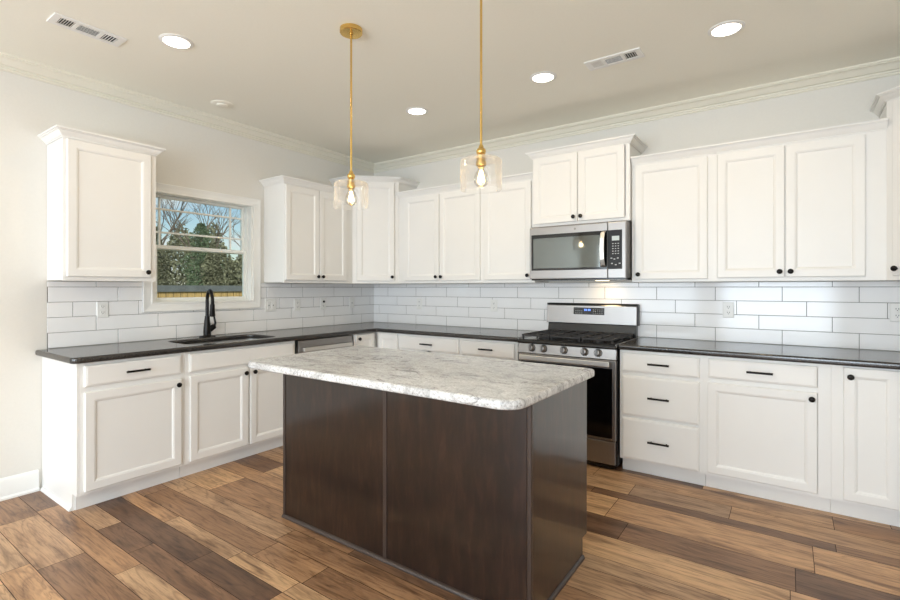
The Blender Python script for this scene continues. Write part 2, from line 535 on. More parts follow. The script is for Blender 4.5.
# picture-frame casing, mitred: rings around the opening
rings = []
for o_, i_ in cp:
    a = i_
    rings.append([(o_ , -(cd1-a), cz0+a), (o_, -(cd0+a), cz0+a), (o_, -(cd0+a), cz1-a), (o_, -(cd1-a), cz1-a)])
m.loops(rings, closed=True)
m.build('casing', 'trim', w1)
m = MB()   # jamb liner
m.box(-T, -WD1-0.0, WZ0, 0.0, -WD1+0.012, WZ1); m.box(-T, -WD0-0.012, WZ0, 0.0, -WD0, WZ1)
m.box(-T, -WD1, WZ1-0.012, 0, -WD0, WZ1); m.box(-T, -WD1, WZ0, 0, -WD0, WZ0+0.012)
m.build('jamb', 'trim', w1)
d0, d1, z0, z1 = WD0+0.012, WD1-0.012, WZ0+0.012, WZ1-0.012
def ring_frame(m, x0, x1, d0, d1, z0, z1, t, tb=None, tt=None):
    tb = tb or t; tt = tt or t
    m.box(x0, -d1, z0, x1, -d1+t, z1); m.box(x0, -d0-t, z0, x1, -d0, z1)
    m.box(x0, -d1+t, z0, x1, -d0-t, z0+tb); m.box(x0, -d1+t, z1-tt, x1, -d0-t, z1)
m = MB(); ring_frame(m, -0.125, -0.045, d0, d1, z0, z1, 0.012)
m.build('frame', 'vinyl', w1, bevel=0.002)
d0 += 0.012; d1 -= 0.012; z0 += 0.012; z1 -= 0.012
zm = 1.637
m = MB(); ring_frame(m, -0.085, -0.055, d0, d1, z0, zm+0.016, 0.024, 0.022, 0.030)
lower = m.build('lower_sash', 'vinyl', w1, bevel=0.003)
MB().box(-0.072, -d1+0.022, z0+0.020, -0.068, -d0-0.022, zm-0.012).build('pane', 'pane', lower)
MB().box(-0.055, -(d0+d1)/2-0.025, zm+0.0, -0.045, -(d0+d1)/2+0.025, zm+0.012).build('lock', 'vinyl', w1, bevel=0.002)
m = MB(); ring_frame(m, -0.118, -0.088, d0, d1, zm-0.018, z1, 0.022, 0.034, 0.020)
upper = m.build('upper_sash', 'vinyl', w1, bevel=0.003)
MB().box(-0.105, -d1+0.020, zm+0.013, -0.101, -d0-0.020, z1-0.018).build('pane', 'pane', upper)
m = MB()
gh = z1 - 0.026 - (zm + 0.014)
for d in (1.750, 2.352): m.box(-0.112, -d-0.007, zm+0.013, -0.094, -d+0.007, z1-0.019)
for z in (1.757, 1.943): m.box(-0.1115, -d1+0.021, z-0.007, -0.0945, -d0-0.021, z+0.007)
m.build('muntins', 'vinyl', upper)
# living-side openings behind the camera
for i, (x0, x1) in enumerate(((0.35, 2.35), (2.75, 4.75))):
    m = MB()
    for a, b, c, d in ((x0, x0+0.05, 0.3, 2.4), (x1-0.05, x1, 0.3, 2.4), (x0, x1, 0.3, 0.35), (x0, x1, 2.35, 2.4), ((x0+x1)/2-0.03, (x0+x1)/2+0.03, 0.3, 2.4)):
        m.box(a, RY-0.1, c, b, RY-0.05, d)
    struct(m.build('window_%d' % (i+2), 'vinyl'))

# ------------------------------------------------------------------ garden outside the kitchen window
struct(MB().box(-40, -30, -0.5, -T-0.01, 20, -0.4).build('ground_lawn', 'lawn'))
fx = -6.5
f = thing('wooden_fence', 'weathered wooden fence with a grey top rail, seen low through the kitchen window', 'fence', (fx, 0, -0.4))
m = MB()
y = -1.0
while y < 12:
    m.box(-0.012, y, 0.05, 0.012, y+0.135, 1.70); y += 0.15
m.build('picket_panel', 'fence', f)
m = MB(); m.box(0.014, -1, 1.63, 0.05, 12, 1.765)
m.build('rail', 'fencerail', f)
for y in (-0.5, 2, 4.5, 7, 9.5): MB().box(-0.11, y, 0, -0.014, y+0.1, 1.72).build('post', 'fencerail', f)
f.rotation_euler[2] = 0
rt = random.Random(11)
def bare_tree(loc, h, seed):
    r = random.Random(seed)
    t = thing('bare_tree', 'leafless tree with fine bare branches rising behind the fence', 'tree', loc, 0, 'bare trees beyond the fence')
    m = MB()
    def grow(p, d, L, rad, lev):
        q_ = p + d*L
        mid = p + d*L*0.5 + Vector((r.uniform(-1,1), r.uniform(-1,1), 0))*L*0.05
        m.tube([p, mid, q_], rad, 5, [rad, rad*0.85, rad*0.65])
        if lev == 0: return
        for k in range(3 if lev > 1 else 4):
            e = (d + Vector((r.uniform(-1,1), r.uniform(-1,1), r.uniform(-0.1,0.7)))*0.75).normalized()
            grow(p + d*L*r.uniform(0.5, 1.0), e, L*r.uniform(0.55, 0.8), rad*0.55, lev-1)
    grow(Vector((0,0,0)), Vector((r.uniform(-.08,.08), r.uniform(-.08,.08), 1)).normalized(), h*0.36, 0.11, 4)
    m.build('branches', 'bark', t)
def evergreen(loc, h, w, seed, mat, name, label, cat, group):
    r = random.Random(seed)
    t = thing(name, label, cat, loc, 0, group)
    MB().lathe([(0.12, 0), (0.08, h*0.5), (0.02, h*0.95)], n=8).build('trunk', 'bark', t)
    m = MB()
    for k in range(12000):
        z = h*(0.06 + 0.94*r.random()**1.2)
        rr = w*(1 - (z/h)**1.6*0.85)*math.sqrt(r.random())*(0.8+0.2*math.sin(z*5+seed))
        a = r.uniform(0, 2*PI)
        rr *= 0.85 + 0.22*math.sin(3*a + z*2.1 + seed)
        c = Vector((rr*math.cos(a), rr*math.sin(a), z))
        u = Vector((r.gauss(0,1), r.gauss(0,1), r.gauss(0,1))).normalized(); v_ = u.orthogonal().normalized()
        s_ = r.uniform(0.02, 0.048)
        m.face([c+u*s_, c+v_*s_*0.5, c-u*s_, c-v_*s_*0.5])
    m.build('foliage', mat, t, recalc=False)
# positions fan out from the camera through the window
def beyond(dist, side):
    d = Vector((-0.905, 0.425, 0)); n = Vector((d.y, -d.x, 0))
    c = Vector((-0.1, -2.02, -0.4))
    return c + d*dist + n*side
for k, (dist, side, h) in enumerate(((24, -4.6, 8.6), (24, 1.2, 9.2), (24, 7.2, 8.8), (31, -7.5, 10.5), (31, -1.2, 10.8), (31, 5.0, 10.2))):
    bare_tree(beyond(dist, side), h, 20+k)
for k, (dist, side, h, w) in enumerate(((17.5, -2.6, 3.7, 1.4), (18.0, 0.9, 4.4, 1.45), (17.5, 4.3, 4.6, 1.5), (17.5, 7.6, 4.2, 1.4))):
    evergreen(beyond(dist, side), h, w, 50+k, 'evergreen', 'evergreen_tree', 'dark evergreen tree standing in the wood behind the fence', 'tree', 'evergreens beyond the fence')
for k in range(8):
    evergreen(beyond(11.5, -4.9 + 1.45*k), 3.1 + 0.35*(k % 2), 0.68, 80+k, 'scrub', 'scrub_bush', 'brown green scrub bush growing along the fence', 'bush', 'scrub along the fence')

m = MB()
rw = random.Random(77)
for k in range(45000):
    side = rw.uniform(-11, 19); dist = rw.uniform(38, 43)
    top = 5.6 + 1.1*math.sin(side*0.9) + 0.8*math.sin(side*2.3+1)
    c_ = beyond(dist, side) + Vector((0, 0, top*rw.random()**0.8))
    u = Vector((rw.gauss(0,1), rw.gauss(0,1), rw.gauss(0,1.5))).normalized(); v_ = u.orthogonal().normalized()
    s_ = rw.uniform(0.07, 0.2)
    m.face([c_+u*s_, c_+v_*s_*0.45, c_-u*s_, c_-v_*s_*0.45])
tag(m.build('distant_woodland', 'scrub', recalc=False), 'hazy dense woodland far behind the fence and trees', 'woodland', kind='stuff')

# ------------------------------------------------------------------ tile backsplash
TL, TH, g = 0.4117, 0.1016, 0.0030
TZ0, TZ1 = 0.9145, 1.359
def tiles(u0, u1, a, slope, P, block=None):
    m = MB()
    m.mi = 1
    gr = MB
    def put(ua, ub, za, zb):
        if ub-ua < 0.004 or zb-za < 0.004: return
        rings = [[P(ua+i, f, za+i), P(ub-i, f, za+i), P(ub-i, f, zb-i), P(ua+i, f, zb-i)] for i, f in ((0, 0.003), (0, 0.0066), (0.0012, 0.0078))]
        m.loops(rings, cap0=False)
    m.mi = 0
    row = 0
    z = TZ0
    while z < TZ1 - 0.005:
        zt = min(z+TH, TZ1)
        shift = a + (row % 3) * slope * TL
        k = math.floor((u0 - shift)/TL) - 1
        while shift + k*TL < u1:
            ua, ub = max(shift + k*TL, u0), min(shift + (k+1)*TL, u1)
            k += 1
            if ub <= ua: continue
            A, B = ua + (g/2 if ua > u0 else 0), ub - (g/2 if ub < u1 else 0)
            za, zb = z + g/2, zt - g/2
            if block and zb > block[2] and B > block[0] and A < block[1]:
                put(A, min(B, block[0]), za, zb); put(max(A, block[1]), B, za, zb)
                put(max(A, block[0]), min(B, block[1]), za, block[2]-0.001)
            else:
                put(A, B, za, zb)
        row += 1; z += TH
    m.mi = 1
    def backing(ua, ub, za, zb):
        m.loops([[P(ua, f, za), P(ub, f, za), P(ub, f, zb), P(ua, f, zb)] for f in (0.0005, 0.0062)])
    if block:
        backing(u0, u1, TZ0, block[2]-0.001); backing(u0, block[0], block[2]-0.001, TZ1); backing(block[1], u1, block[2]-0.001, TZ1)
    else:
        backing(u0, u1, TZ0, TZ1)
    return m
tag(tiles(0.008, 3.098, 0.2129-TL, 1/3, lambda u, f, z: (f, -u, z), (1.519, 2.521, 1.129)).build('tile_backsplash', ['tile', 'grout']),
    'white long tile backsplash on the window wall behind the sink', 'backsplash', 'white tile backsplashes')
tag(tiles(0.0, RX, 0.2238, 2/3, lambda u, f, z: (u, -f, z)).build('tile_backsplash', ['tile', 'grout']),
    'white long tile backsplash on the wall behind the gas range', 'backsplash', 'white tile backsplashes')

# ------------------------------------------------------------------ cabinet parts
def knob(parent, x, z, y):
    MB().lathe([(0.006, 0), (0.006, 0.010), (0.009, 0.013), (0.0155, 0.018), (0.0165, 0.023), (0.0145, 0.028), (0.008, 0.031), (0.0, 0.032)], (x, y, z), (0, -1, 0), 20).build('knob', 'black', parent, smooth=True)
def pull(parent, x, z, y, L=0.135):
    m = MB()
    for s_ in (-1, 1): m.tube([(x+s_*L*0.36, y, z), (x+s_*L*0.36, y-0.028, z)], 0.005, 8)
    m.tube([(x-L/2, y-0.028, z), (x+L/2, y-0.028, z)], 0.0068, 10)
    m.build('handle', 'black', parent, smooth=True)
DOORP = [(0, 0), (0, 0.0165), (0.0035, 0.020), (0.046, 0.020), (0.050, 0.0185), (0.056, 0.0165), (0.060, 0.0115), (0.064, 0.0105)]
DRAWP = [(0, 0), (0, 0.013), (0.003, 0.0165), (0.010, 0.0185), (0.013, 0.020)]
def door(parent, x0, z0, x1, z1, y, kn=None, mat='cab', name='door'):
    o = MB().panel(x0, z0, x1, z1, y, DOORP).build(name, mat, parent)
    if kn:
        kx = x1-0.026 if kn[1] == 'r' else x0+0.026
        kz = z1-0.036 if kn[0] == 't' else z0+0.036
        knob(o, kx, kz, y-0.0195)
    return o
def drawer(parent, x0, z0, x1, z1, y, handle=True, name='drawer'):
    o = MB().panel(x0, z0, x1, z1, y, DRAWP).build(name, 'cab', parent)
    if handle: pull(o, (x0+x1)/2, (z0+z1)/2, y-0.0195)
    return o
def face_frame(parent, w, z0, z1, yf, rails, stiles, t=0.019, xl=0.03, xr=0.03):
    # strips of solid frame: outer ring, then inner rails (z) and stiles (x)
    m = MB()
    m.box(0, yf, z0, xl, yf+t, z1); m.box(w-xr, yf, z0, w, yf+t, z1)
    m.box(xl, yf, z0, w-xr, yf+t, z0+0.035); m.box(xl, yf, z1-0.03, w-xr, yf+t, z1)
    for z in rails: m.box(xl, yf, z-0.018, w-xr, yf+t, z+0.018)
    for x in stiles: m.box(x-0.018, yf, z0+0.035, x+0.018, yf+t, z1-0.03)
    return m.build('face_frame', 'cab', parent)
BD, BZ0, BZ1 = 0.61, 0.10, 0.876
def base_cab(name, label, loc, rz, w, cat='cabinet', group='white base cabinets', xl=0.03, xr=0.03, rails=(), stiles=(), end=False, opened=False):
    t = thing(name, label, cat, loc, rz, group)
    m = MB()
    if opened:      # no top: the sink bowl hangs inside
        m.box(0.001, -0.59, BZ0, w-0.001, -0.002, BZ0+0.018); m.box(0.001, -0.012, BZ0+0.018, w-0.001, -0.002, BZ1)
        for xa, xb in ((0.001, 0.019), (w-0.019, w-0.001)): m.box(xa, -0.59, BZ0+0.018, xb, -0.012, BZ1)
    else:
        m.box(0.001, -0.59, BZ0, w-0.001, -0.002, BZ1)
    m.build('carcass', 'cab', t)
    face_frame(t, w, BZ0, BZ1, -BD, rails, stiles, xl=xl, xr=xr)
    MB().box(0.001 if not end else 0.002, -0.545, 0.001, w-0.001, -0.527, BZ0).build('toe_kick', 'cab', t)
    return t
UZ0, UZ1 = 1.36, 2.272
def upper_cab(label, loc, rz, w, z0=UZ0, z1=UZ1, d=0.302, stiles=(), path=None, xl=0.03, xr=0.03, group='white wall cabinets'):
    t = thing('wall_cabinet', label, 'cabinet', loc, rz, group)
    MB().box(0.001, -d+0.019, z0+0.004, w-0.001, -0.002, z1).build('carcass', 'cab', t)
    face_frame(t, w, z0, z1, -d, (), stiles, xl=xl, xr=xr)
    crown_on(t, path or [(0, -d), (w, -d)], z1)
    return t
def crown_on(t, path, z1):
    z = z1 - 0.018
    prof = [(0.0005, z), (0.007, z), (0.007, z+0.007), (0.012, z+0.009), (0.014, z+0.014), (0.030, z+0.031), (0.031, z+0.037), (0.039, z+0.038), (0.041, z+0.043), (0.048, z+0.044), (0.048, z+0.055), (-0.012, z+0.055), (-0.012, z1+0.001), (0.0005, z1+0.001)]
    return MB().sweep(path, prof).build('crown_molding', 'cab', t, smooth=True)

# ------------------------------------------------------------------ base cabinets, window wall
L90 = R(90)
c = base_cab('base_cabinet', 'white base cabinet at the free end of the window wall, one drawer over one door', (0, -3.110, 0), L90, 0.602, rails=(0.717,))
drawer(c, 0.021, 0.733, 0.574, 0.858, -BD)
door(c, 0.021, 0.120, 0.575, 0.700, -BD, 'tr')
MB().prism([(-0.003, 0), (-0.535, 0), (-0.535, BZ0), (-0.609, BZ0), (-0.609, BZ1), (-0.003, BZ1)], -0.014, -0.0005, 'x').build('end_panel', 'cab', c)
MB().prism([(-0.015, 0.001), (-0.030, 0.001), (-0.027, 0.012), (-0.020, 0.020), (-0.015, 0.022)], -0.535, -0.026, 'y').build('shoe_molding', 'trim', c)
c = base_cab('sink_cabinet', 'white sink cabinet with two doors under a blank front panel', (0, -2.507, 0), L90, 0.910, rails=(0.717,), stiles=(0.480,), opened=True)
drawer(c, 0.028, 0.733, 0.888, 0.858, -BD, False, 'false_front')
door(c, 0.031, 0.120, 0.469, 0.708, -BD, 'tr')
door(c, 0.490, 0.120, 0.888, 0.708, -BD, 'tl')

# dishwasher
dw = thing('dishwasher', 'stainless steel dishwasher under the dark worktop beside the sink cabinet', 'dishwasher', (0, -1.583, 0), L90)
MB().box(0.012, -0.58, 0.10, 0.632, -0.01, 0.872).build('tub', 'darkgrey', dw)
MB().box(0.014, -0.54, 0.002, 0.630, -0.50, 0.10).build('toe_kick', 'enamel', dw)
d_ = MB().box(0.014, -0.622, 0.105, 0.630, -0.582, 0.735).build('door', 'steel', dw, bevel=0.004)
MB().box(0.014, -0.622, 0.740, 0.630, -0.582, 0.868).build('control_panel', 'steel', dw, bevel=0.004)
m = MB(); m.box(0.045, -0.662, 0.775, 0.600, -0.640, 0.808); m.box(0.06, -0.641, 0.780, 0.085, -0.621, 0.803); m.box(0.56, -0.641, 0.780, 0.585, -0.621, 0.803)
m.build('handle', 'chrome', dw, bevel=0.004)

# corner cabinets: an L-shaped carcass with a folding pair of doors
def base_corner(label, sx, ox):
    t = thing('corner_base_cabinet', label, 'cabinet', (ox, 0, 0), 0, 'white base cabinets')
    X = lambda x: sx*x
    e = 0.917 if sx > 0 else 0.936
    MB().prism([(X(0.003), -0.003), (X(e), -0.003), (X(e), -0.59), (X(0.59), -0.59), (X(0.59), -e), (X(0.003), -e)], BZ0, BZ1).build('carcass', 'cab', t)
    m = MB()
    m.sweep([(X(0.545), -e), (X(0.545), -0.545), (X(e), -0.545)] if sx > 0 else [(X(e), -0.545), (X(0.545), -0.545), (X(0.545), -e)], [(0, 0.001), (0, BZ0), (-0.018, BZ0), (-0.018, 0.001)])
    m.build('toe_kick', 'cab', t)
    fr = MB()
    for za, zb in ((BZ0, 0.125), (0.862, BZ1)):
        fr.box(X(0.591), -e, za, X(BD), -0.591, zb); fr.box(X(BD), -BD, za, X(e), -0.591, zb)
    fr.box(X(0.591), -e, 0.125, X(BD), -0.900, 0.862); fr.box(X(0.880), -BD, 0.125, X(e), -0.591, 0.862)
    fr.build('face_frame', 'cab', t)
    zk = 0.866
    wd = 0.25
    if sx > 0:
        a = MB().panel(0, 0.118, wd, zk, 0, DOORP).build('door', 'cab', t, loc=(BD, -0.905, 0), rz=L90)
        knob(a, 0.030, zk-0.040, -0.0195)
        MB().panel(0, 0.118, wd, zk, 0, DOORP).build('door', 'cab', t, loc=(0.653, -BD, 0))
    else:
        b = MB().panel(0, 0.118, wd-0.012, zk, 0, DOORP).build('door', 'cab', t, loc=(-0.883, -BD, 0))
        knob(b, 0.030, zk-0.050, -0.0195)
        MB().panel(0, 0.118, wd, zk, 0, DOORP).build('door', 'cab', t, loc=(-BD, -0.655, 0), rz=-L90)
    return t
base_corner('white corner cabinet with folding doors, between the dishwasher and the back wall drawers', 1, 0)
base_corner('white corner cabinet with a tall door, past the single drawer cabinet from the range', -1, RX)

# ------------------------------------------------------------------ base cabinets, range wall
c = base_cab('base_cabinet', 'wider white base cabinet with a drawer, next to the corner behind the island', (0.919, 0, 0), 0, 0.7028, rails=(0.717,), stiles=(0.351,))
drawer(c, 0.008, 0.733, 0.687, 0.858, -BD)
door(c, 0.012, 0.120, 0.340, 0.700, -BD, 'tr'); door(c, 0.352, 0.120, 0.687, 0.700, -BD, 'tl')
c = base_cab('base_cabinet', 'white base cabinet with a drawer, directly beside the range on its island side', (1.622, 0, 0), 0, 0.555, rails=(0.717,))
drawer(c, 0.018, 0.733, 0.531, 0.858, -BD)
door(c, 0.018, 0.120, 0.531, 0.700, -BD, 'tl')
c = base_cab('drawer_cabinet', 'white base cabinet with three stacked drawers beside the gas range', (2.985, 0, 0), 0, 0.5328, rails=(0.710, 0.406))
drawer(c, 0.018, 0.724, 0.507, 0.856, -BD); drawer(c, 0.018, 0.417, 0.507, 0.697, -BD); drawer(c, 0.018, 0.112, 0.507, 0.398, -BD)
c = base_cab('base_cabinet', 'white base cabinet with one wide drawer over one wide door, past the three drawers', (3.518, 0, 0), 0, 0.6455, rails=(0.717,), xr=0.06)
drawer(c, 0.024, 0.734, 0.583, 0.858, -BD)
door(c, 0.022, 0.122, 0.583, 0.705, -BD, 'tr')

# ------------------------------------------------------------------ wall cabinets
dd = 0.302
c = upper_cab('white single door wall cabinet standing alone on the far side of the window', (0, -3.098, 0), L90, 0.542, path=[(0, 0), (0, -dd), (0.542, -dd), (0.542, 0)])
door(c, 0.016, 1.387, 0.503, 2.246, -dd, 'br')
c = upper_cab('white two door wall cabinet between the window and the corner cabinet', (0, -1.475, 0), L90, 0.834, stiles=(0.392,), path=[(0, 0), (0, -dd), (0.834, -dd)], xr=0.1)
door(c, 0.006, 1.385, 0.386, 2.242, -dd, 'br'); door(c, 0.392, 1.385, 0.742, 2.242, -dd, 'bl')
TZ = 2.432
def upper_corner(label, sx, ox):
    t = thing('corner_wall_cabinet', label, 'cabinet', (ox, 0, 0), 0, 'tall white corner cabinets')
    X = lambda x: sx*x
    e = 0.640 if sx > 0 else 0.660
    MB().prism([(X(0.003), -0.003), (X(e), -0.003), (X(e), -dd), (X(dd), -e), (X(0.003), -e)], UZ0, TZ).build('carcass', 'cab', t)
    L = math.hypot(e-dd, e-dd)
    loc, rz = ((dd, -e, 0), R(45)) if sx > 0 else ((-e, -dd, 0), R(-45))
    fr = MB()
    fr.box(0, -0.004, UZ0, 0.04, 0, TZ); fr.box(L-0.04, -0.004, UZ0, L, 0, TZ); fr.box(0.04, -0.004, UZ0, L-0.04, 0, UZ0+0.04); fr.box(0.04, -0.004, TZ-0.04, L-0.04, 0, TZ)
    fr.build('face_frame', 'cab', t, loc=loc, rz=rz)
    o = MB().panel(0.045, 1.387, L-0.045, 2.405, -0.004, DOORP).build('door', 'cab', t, loc=loc, rz=rz)
    knob(o, L-0.045-0.026 if sx > 0 else 0.045+0.026, 1.387+0.040, -0.0235)
    path = [(X(0), -e), (X(dd), -e), (X(e), -dd), (X(e), 0)]
    crown_on(t, path if sx > 0 else path[::-1], TZ)
    return t
upper_corner('tall white diagonal wall cabinet in the corner near the window', 1, 0)
upper_corner('tall white diagonal wall cabinet cut by the picture edge, far from the window', -1, RX)
c = upper_cab('white two door wall cabinet beside the diagonal corner cabinet, behind the pendants', (0.642, 0, 0), 0, 1.0248, stiles=(0.534,), xl=0.08)
door(c, 0.092, 1.387, 0.530, 2.240, -dd, 'br'); door(c, 0.539, 1.387, 1.000, 2.240, -dd, 'bl')
c = upper_cab('white single door wall cabinet between the two door cabinet and the microwave', (1.667, 0, 0), 0, 0.520)
door(c, 0.020, 1.387, 0.488, 2.240, -dd, 'br')
md = 0.355
c = upper_cab('raised white two door wall cabinet directly above the microwave', (2.190, 0, 0), 0, 0.797, 1.828, 2.428, md, (0.400,), [(0, 0), (0, -md), (0.797, -md), (0.797, 0)], group='white wall cabinets')
door(c, 0.014, 1.852, 0.394, 2.406, -md, 'br'); door(c, 0.402, 1.852, 0.762, 2.406, -md, 'bl')
c = upper_cab('white single door wall cabinet directly past the microwave', (2.990, 0, 0), 0, 0.5388)
door(c, 0.026, 1.380, 0.512, 2.238, -dd, 'bl')
c = upper_cab('widest white two door wall cabinet, next to the diagonal one at the picture edge', (3.529, 0, 0), 0, 0.9105, stiles=(0.418,), xr=0.1)
door(c, 0.033, 1.385, 0.415, 2.238, -dd, 'br'); door(c, 0.421, 1.385, 0.812, 2.238, -dd, 'bl')

# ------------------------------------------------------------------ worktops
ct = tag(slab('countertop', [(0.009, -0.009), (2.190, -0.009), (2.190, -0.648), (0.648, -0.648), (0.648, -3.160), (0.009, -3.160)], [(0.165, -2.43), (0.560, -2.43), (0.560, -1.72), (0.165, -1.72)], 0.8765, 0.037, 0.011, 'stone', radius=[0, 0, 0.012, 0.012, 0.04, 0.0], holes_r=0.07),
    'long dark stone worktop turning the corner, with the sink cut into it', 'countertop', None)
tag(slab('countertop', [(2.980, -0.009), (RX-0.002, -0.009), (RX-0.002, -0.920), (RX-0.635, -0.920), (RX-0.635, -0.648), (2.980, -0.648)], None, 0.8765, 0.037, 0.011, 'stone', radius=[0, 0, 0, 0.012, 0.012, 0.012]),
    'dark stone worktop over the three drawers on the outer side of the range', 'countertop', None)

# sink
sk = thing('kitchen_sink', 'undermounted stainless steel sink sunk in the dark worktop below the window', 'sink', (0, 0, 0))
def rrect(x0, y0, x1, y1, r, z, n=6):
    o = []
    for cx, cy, a0 in ((x1-r, y1-r, 0), (x0+r, y1-r, 90), (x0+r, y0+r, 180), (x1-r, y0+r, 270)):
        for k in range(n+1):
            a = R(a0 + 90*k/n); o.append((cx+r*math.cos(a), cy+r*math.sin(a), z))
    return o
zt = 0.8760
m = MB()
m.loops([rrect(0.15, -2.445, 0.575, -1.705, 0.07, zt-0.002), rrect(0.15, -2.445, 0.575, -1.705, 0.07, zt), rrect(0.168, -2.427, 0.557, -1.723, 0.065, zt), rrect(0.172, -2.423, 0.553, -1.727, 0.06, 0.70), rrect(0.19, -2.405, 0.535, -1.745, 0.05, 0.68), rrect(0.192, -2.403, 0.533, -1.747, 0.05, 0.675), rrect(0.168, -2.427, 0.557, -1.723, 0.065, 0.672)], cap0=False)
m.build('bowl', 'steelv', sk, smooth=True)
MB().lathe([(0.04, 0), (0.04, 0.004), (0.03, 0.006), (0.028, 0.002)], (0.36, -2.07, 0.6805), (0, 0, 1), 20).build('drain', 'chrome', sk, smooth=True)
sk.location.z = 0

# faucet
fa = thing('kitchen_faucet', 'black gooseneck kitchen faucet standing behind the sink', 'faucet', (0.085, -2.062, 0.9135), R(-17))
MB().lathe([(0.034, 0), (0.034, 0.008), (0.029, 0.014), (0.030, 0.04), (0.028, 0.08), (0.021, 0.14), (0.0185, 0.155), (0.0185, 0.17)], n=24).build('body', 'black', fa, smooth=True)
MB().loops([rrect(-0.036, -0.062, 0.036, 0.062, 0.034, 0.0005), rrect(-0.036, -0.062, 0.036, 0.062, 0.034, 0.004), rrect(-0.032, -0.058, 0.032, 0.058, 0.03, 0.007)]).build('base_plate', 'black', fa, smooth=True)
pts = [(0, 0, 0.160)]
for k in range(0, 15):
    a = R(180 - 200*k/14)
    pts.append((0.072 + 0.072*math.cos(a), 0.010*k/14, 0.300 + 0.080*math.sin(a)))
MB().tube(pts, 0.0135, 14).build('spout', 'black', fa, smooth=True)
p, q_ = Vector(pts[-1]), (Vector(pts[-1]) - Vector(pts[-2])).normalized()
MB().lathe([(0.0145, 0), (0.0175, 0.008), (0.018, 0.05), (0.022, 0.085), (0.023, 0.10), (0.018, 0.103)], tuple(p), tuple(q_), 18).build('spray_head', 'black', fa, smooth=True)
m = MB()
m.lathe([(0.019, 0), (0.022, 0.012), (0.022, 0.052), (0.017, 0.060)], (0, 0.012, 0.050), (0.1, 0.75, 0.66), 16)
m.tube([(0.006, 0.052, 0.085), (0.010, 0.060, 0.11), (0.012, 0.050, 0.165)], 0.007, 10, [0.012, 0.009, 0.007])
m.build('lever', 'black', fa, smooth=True)

# ------------------------------------------------------------------ gas range
rg = thing('gas_range', 'stainless steel gas range with black cooktop and oven door', 'range', (2.198, 0, 0))
w = 0.776
MB().box(0.003, -0.62, 0.035, w-0.003, -0.012, 0.892).build('body', 'darkgrey', rg)
for x in (0.05, w-0.05):
    for y in (-0.58, -0.06): MB().lathe([(0.018, 0.0005), (0.018, 0.035)], (x, y, 0), n=12).build('foot', 'enamel', rg)
MB().box(0.012, -0.648, 0.045, w-0.012, -0.621, 0.208).build('drawer', 'steel', rg, bevel=0.004)
MB().box(0.014, -0.63, 0.018, w-0.014, -0.60, 0.040).build('kick_strip', 'enamel', rg)
od = MB().box(0.006, -0.655, 0.218, w-0.006, -0.622, 0.795).build('oven_door', 'steel', rg, bevel=0.004)
MB().box(0.030, -0.659, 0.235, w-0.030, -0.654, 0.735).build('window', 'blackglass', od, bevel=0.002)
m = MB(); m.box(0.035, -0.712, 0.752, w-0.040, -0.690, 0.790); m.box(0.06, -0.692, 0.758, 0.09, -0.654, 0.784); m.box(w-0.09, -0.692, 0.758, w-0.06, -0.654, 0.784)
m.build('handle', 'chrome', od, bevel=0.005)
MB().prism([(-0.622, 0.800), (-0.660, 0.800), (-0.648, 0.874), (-0.622, 0.874)], 0.003, w-0.003, 'x').build('control_panel', 'steel', rg, bevel=0.002)
MB().prism([(-0.60, 0.876), (-0.664, 0.876), (-0.672, 0.888), (-0.668, 0.902), (-0.60, 0.906)], 0.002, w-0.002, 'x').build('fascia', 'enamel', rg, bevel=0.002)
m = MB(); m.box(0.010, -0.655, 0.893, w-0.010, -0.085, 0.9075)
m.build('cooktop', 'enamel', rg, bevel=0.003)
m = MB(); m.box(0.0, -0.655, 0.889, 0.010, -0.06, 0.911); m.box(w-0.010, -0.655, 0.889, w, -0.06, 0.911)
m.build('side_trim', 'steel', rg, bevel=0.002)
for x in (0.123, 0.222, 0.386, 0.545, 0.645):
    k = MB().lathe([(0.026, 0), (0.026, 0.006), (0.021, 0.010), (0.019, 0.030), (0.016, 0.033)], (x, -0.653, 0.842), (0, -1, 0.16), 20)
    k.mi = 1; k.lathe([(0.030, -0.001), (0.030, 0.004)], (x, -0.653, 0.842), (0, -1, 0.16), 20); k.mi = 0
    k.box(x-0.005, -0.704, 0.824, x+0.005, -0.684, 0.868)
    k.build('knob', ['steel', 'enamel'], rg, smooth=True)
for x, y, r_ in ((0.17, -0.50, 0.052), (0.17, -0.23, 0.040), (0.388, -0.365, 0.05), (0.606, -0.50, 0.045), (0.606, -0.23, 0.052)):
    MB().lathe([(r_, 0), (r_, 0.010), (r_*0.75, 0.012), (r_*0.75, 0.018), (r_*0.3, 0.021)], (x, y, 0.9078), n=20).build('burner', 'iron', rg, smooth=True)
for x0, x1 in ((0.028, 0.262), (0.268, 0.508), (0.514, 0.748)):
    m = MB(); z0, z1 = 0.931, 0.945; b = 0.011
    for y in (-0.635, -0.365, -0.100): m.box(x0, y-b/2, z0, x1, y+b/2, z1)
    for x in (x0, x1-b): m.box(x, -0.64, z0, x+b, -0.095, z1)
    xm = (x0+x1)/2
    m.box(xm-b/2, -0.64, z0, xm+b/2, -0.095, z1)
    for y in (-0.50, -0.23): m.box(x0, y-b/2, z0, x1, y+b/2, z1)
    for x in (x0+0.004, x1-0.016):
        for y in (-0.63, -0.365, -0.11): m.box(x, y-0.006, 0.9076, x+0.012, y+0.006, z0)
    m.build('grate', 'iron', rg, bevel=0.002, seg=1)
m = MB(); m.prism([(-0.012, 0.893), (-0.082, 0.893), (-0.060, 1.020), (-0.012, 1.020)], 0.010, w-0.010, 'x')
m.build('vent_riser', 'enamel', rg, bevel=0.003)
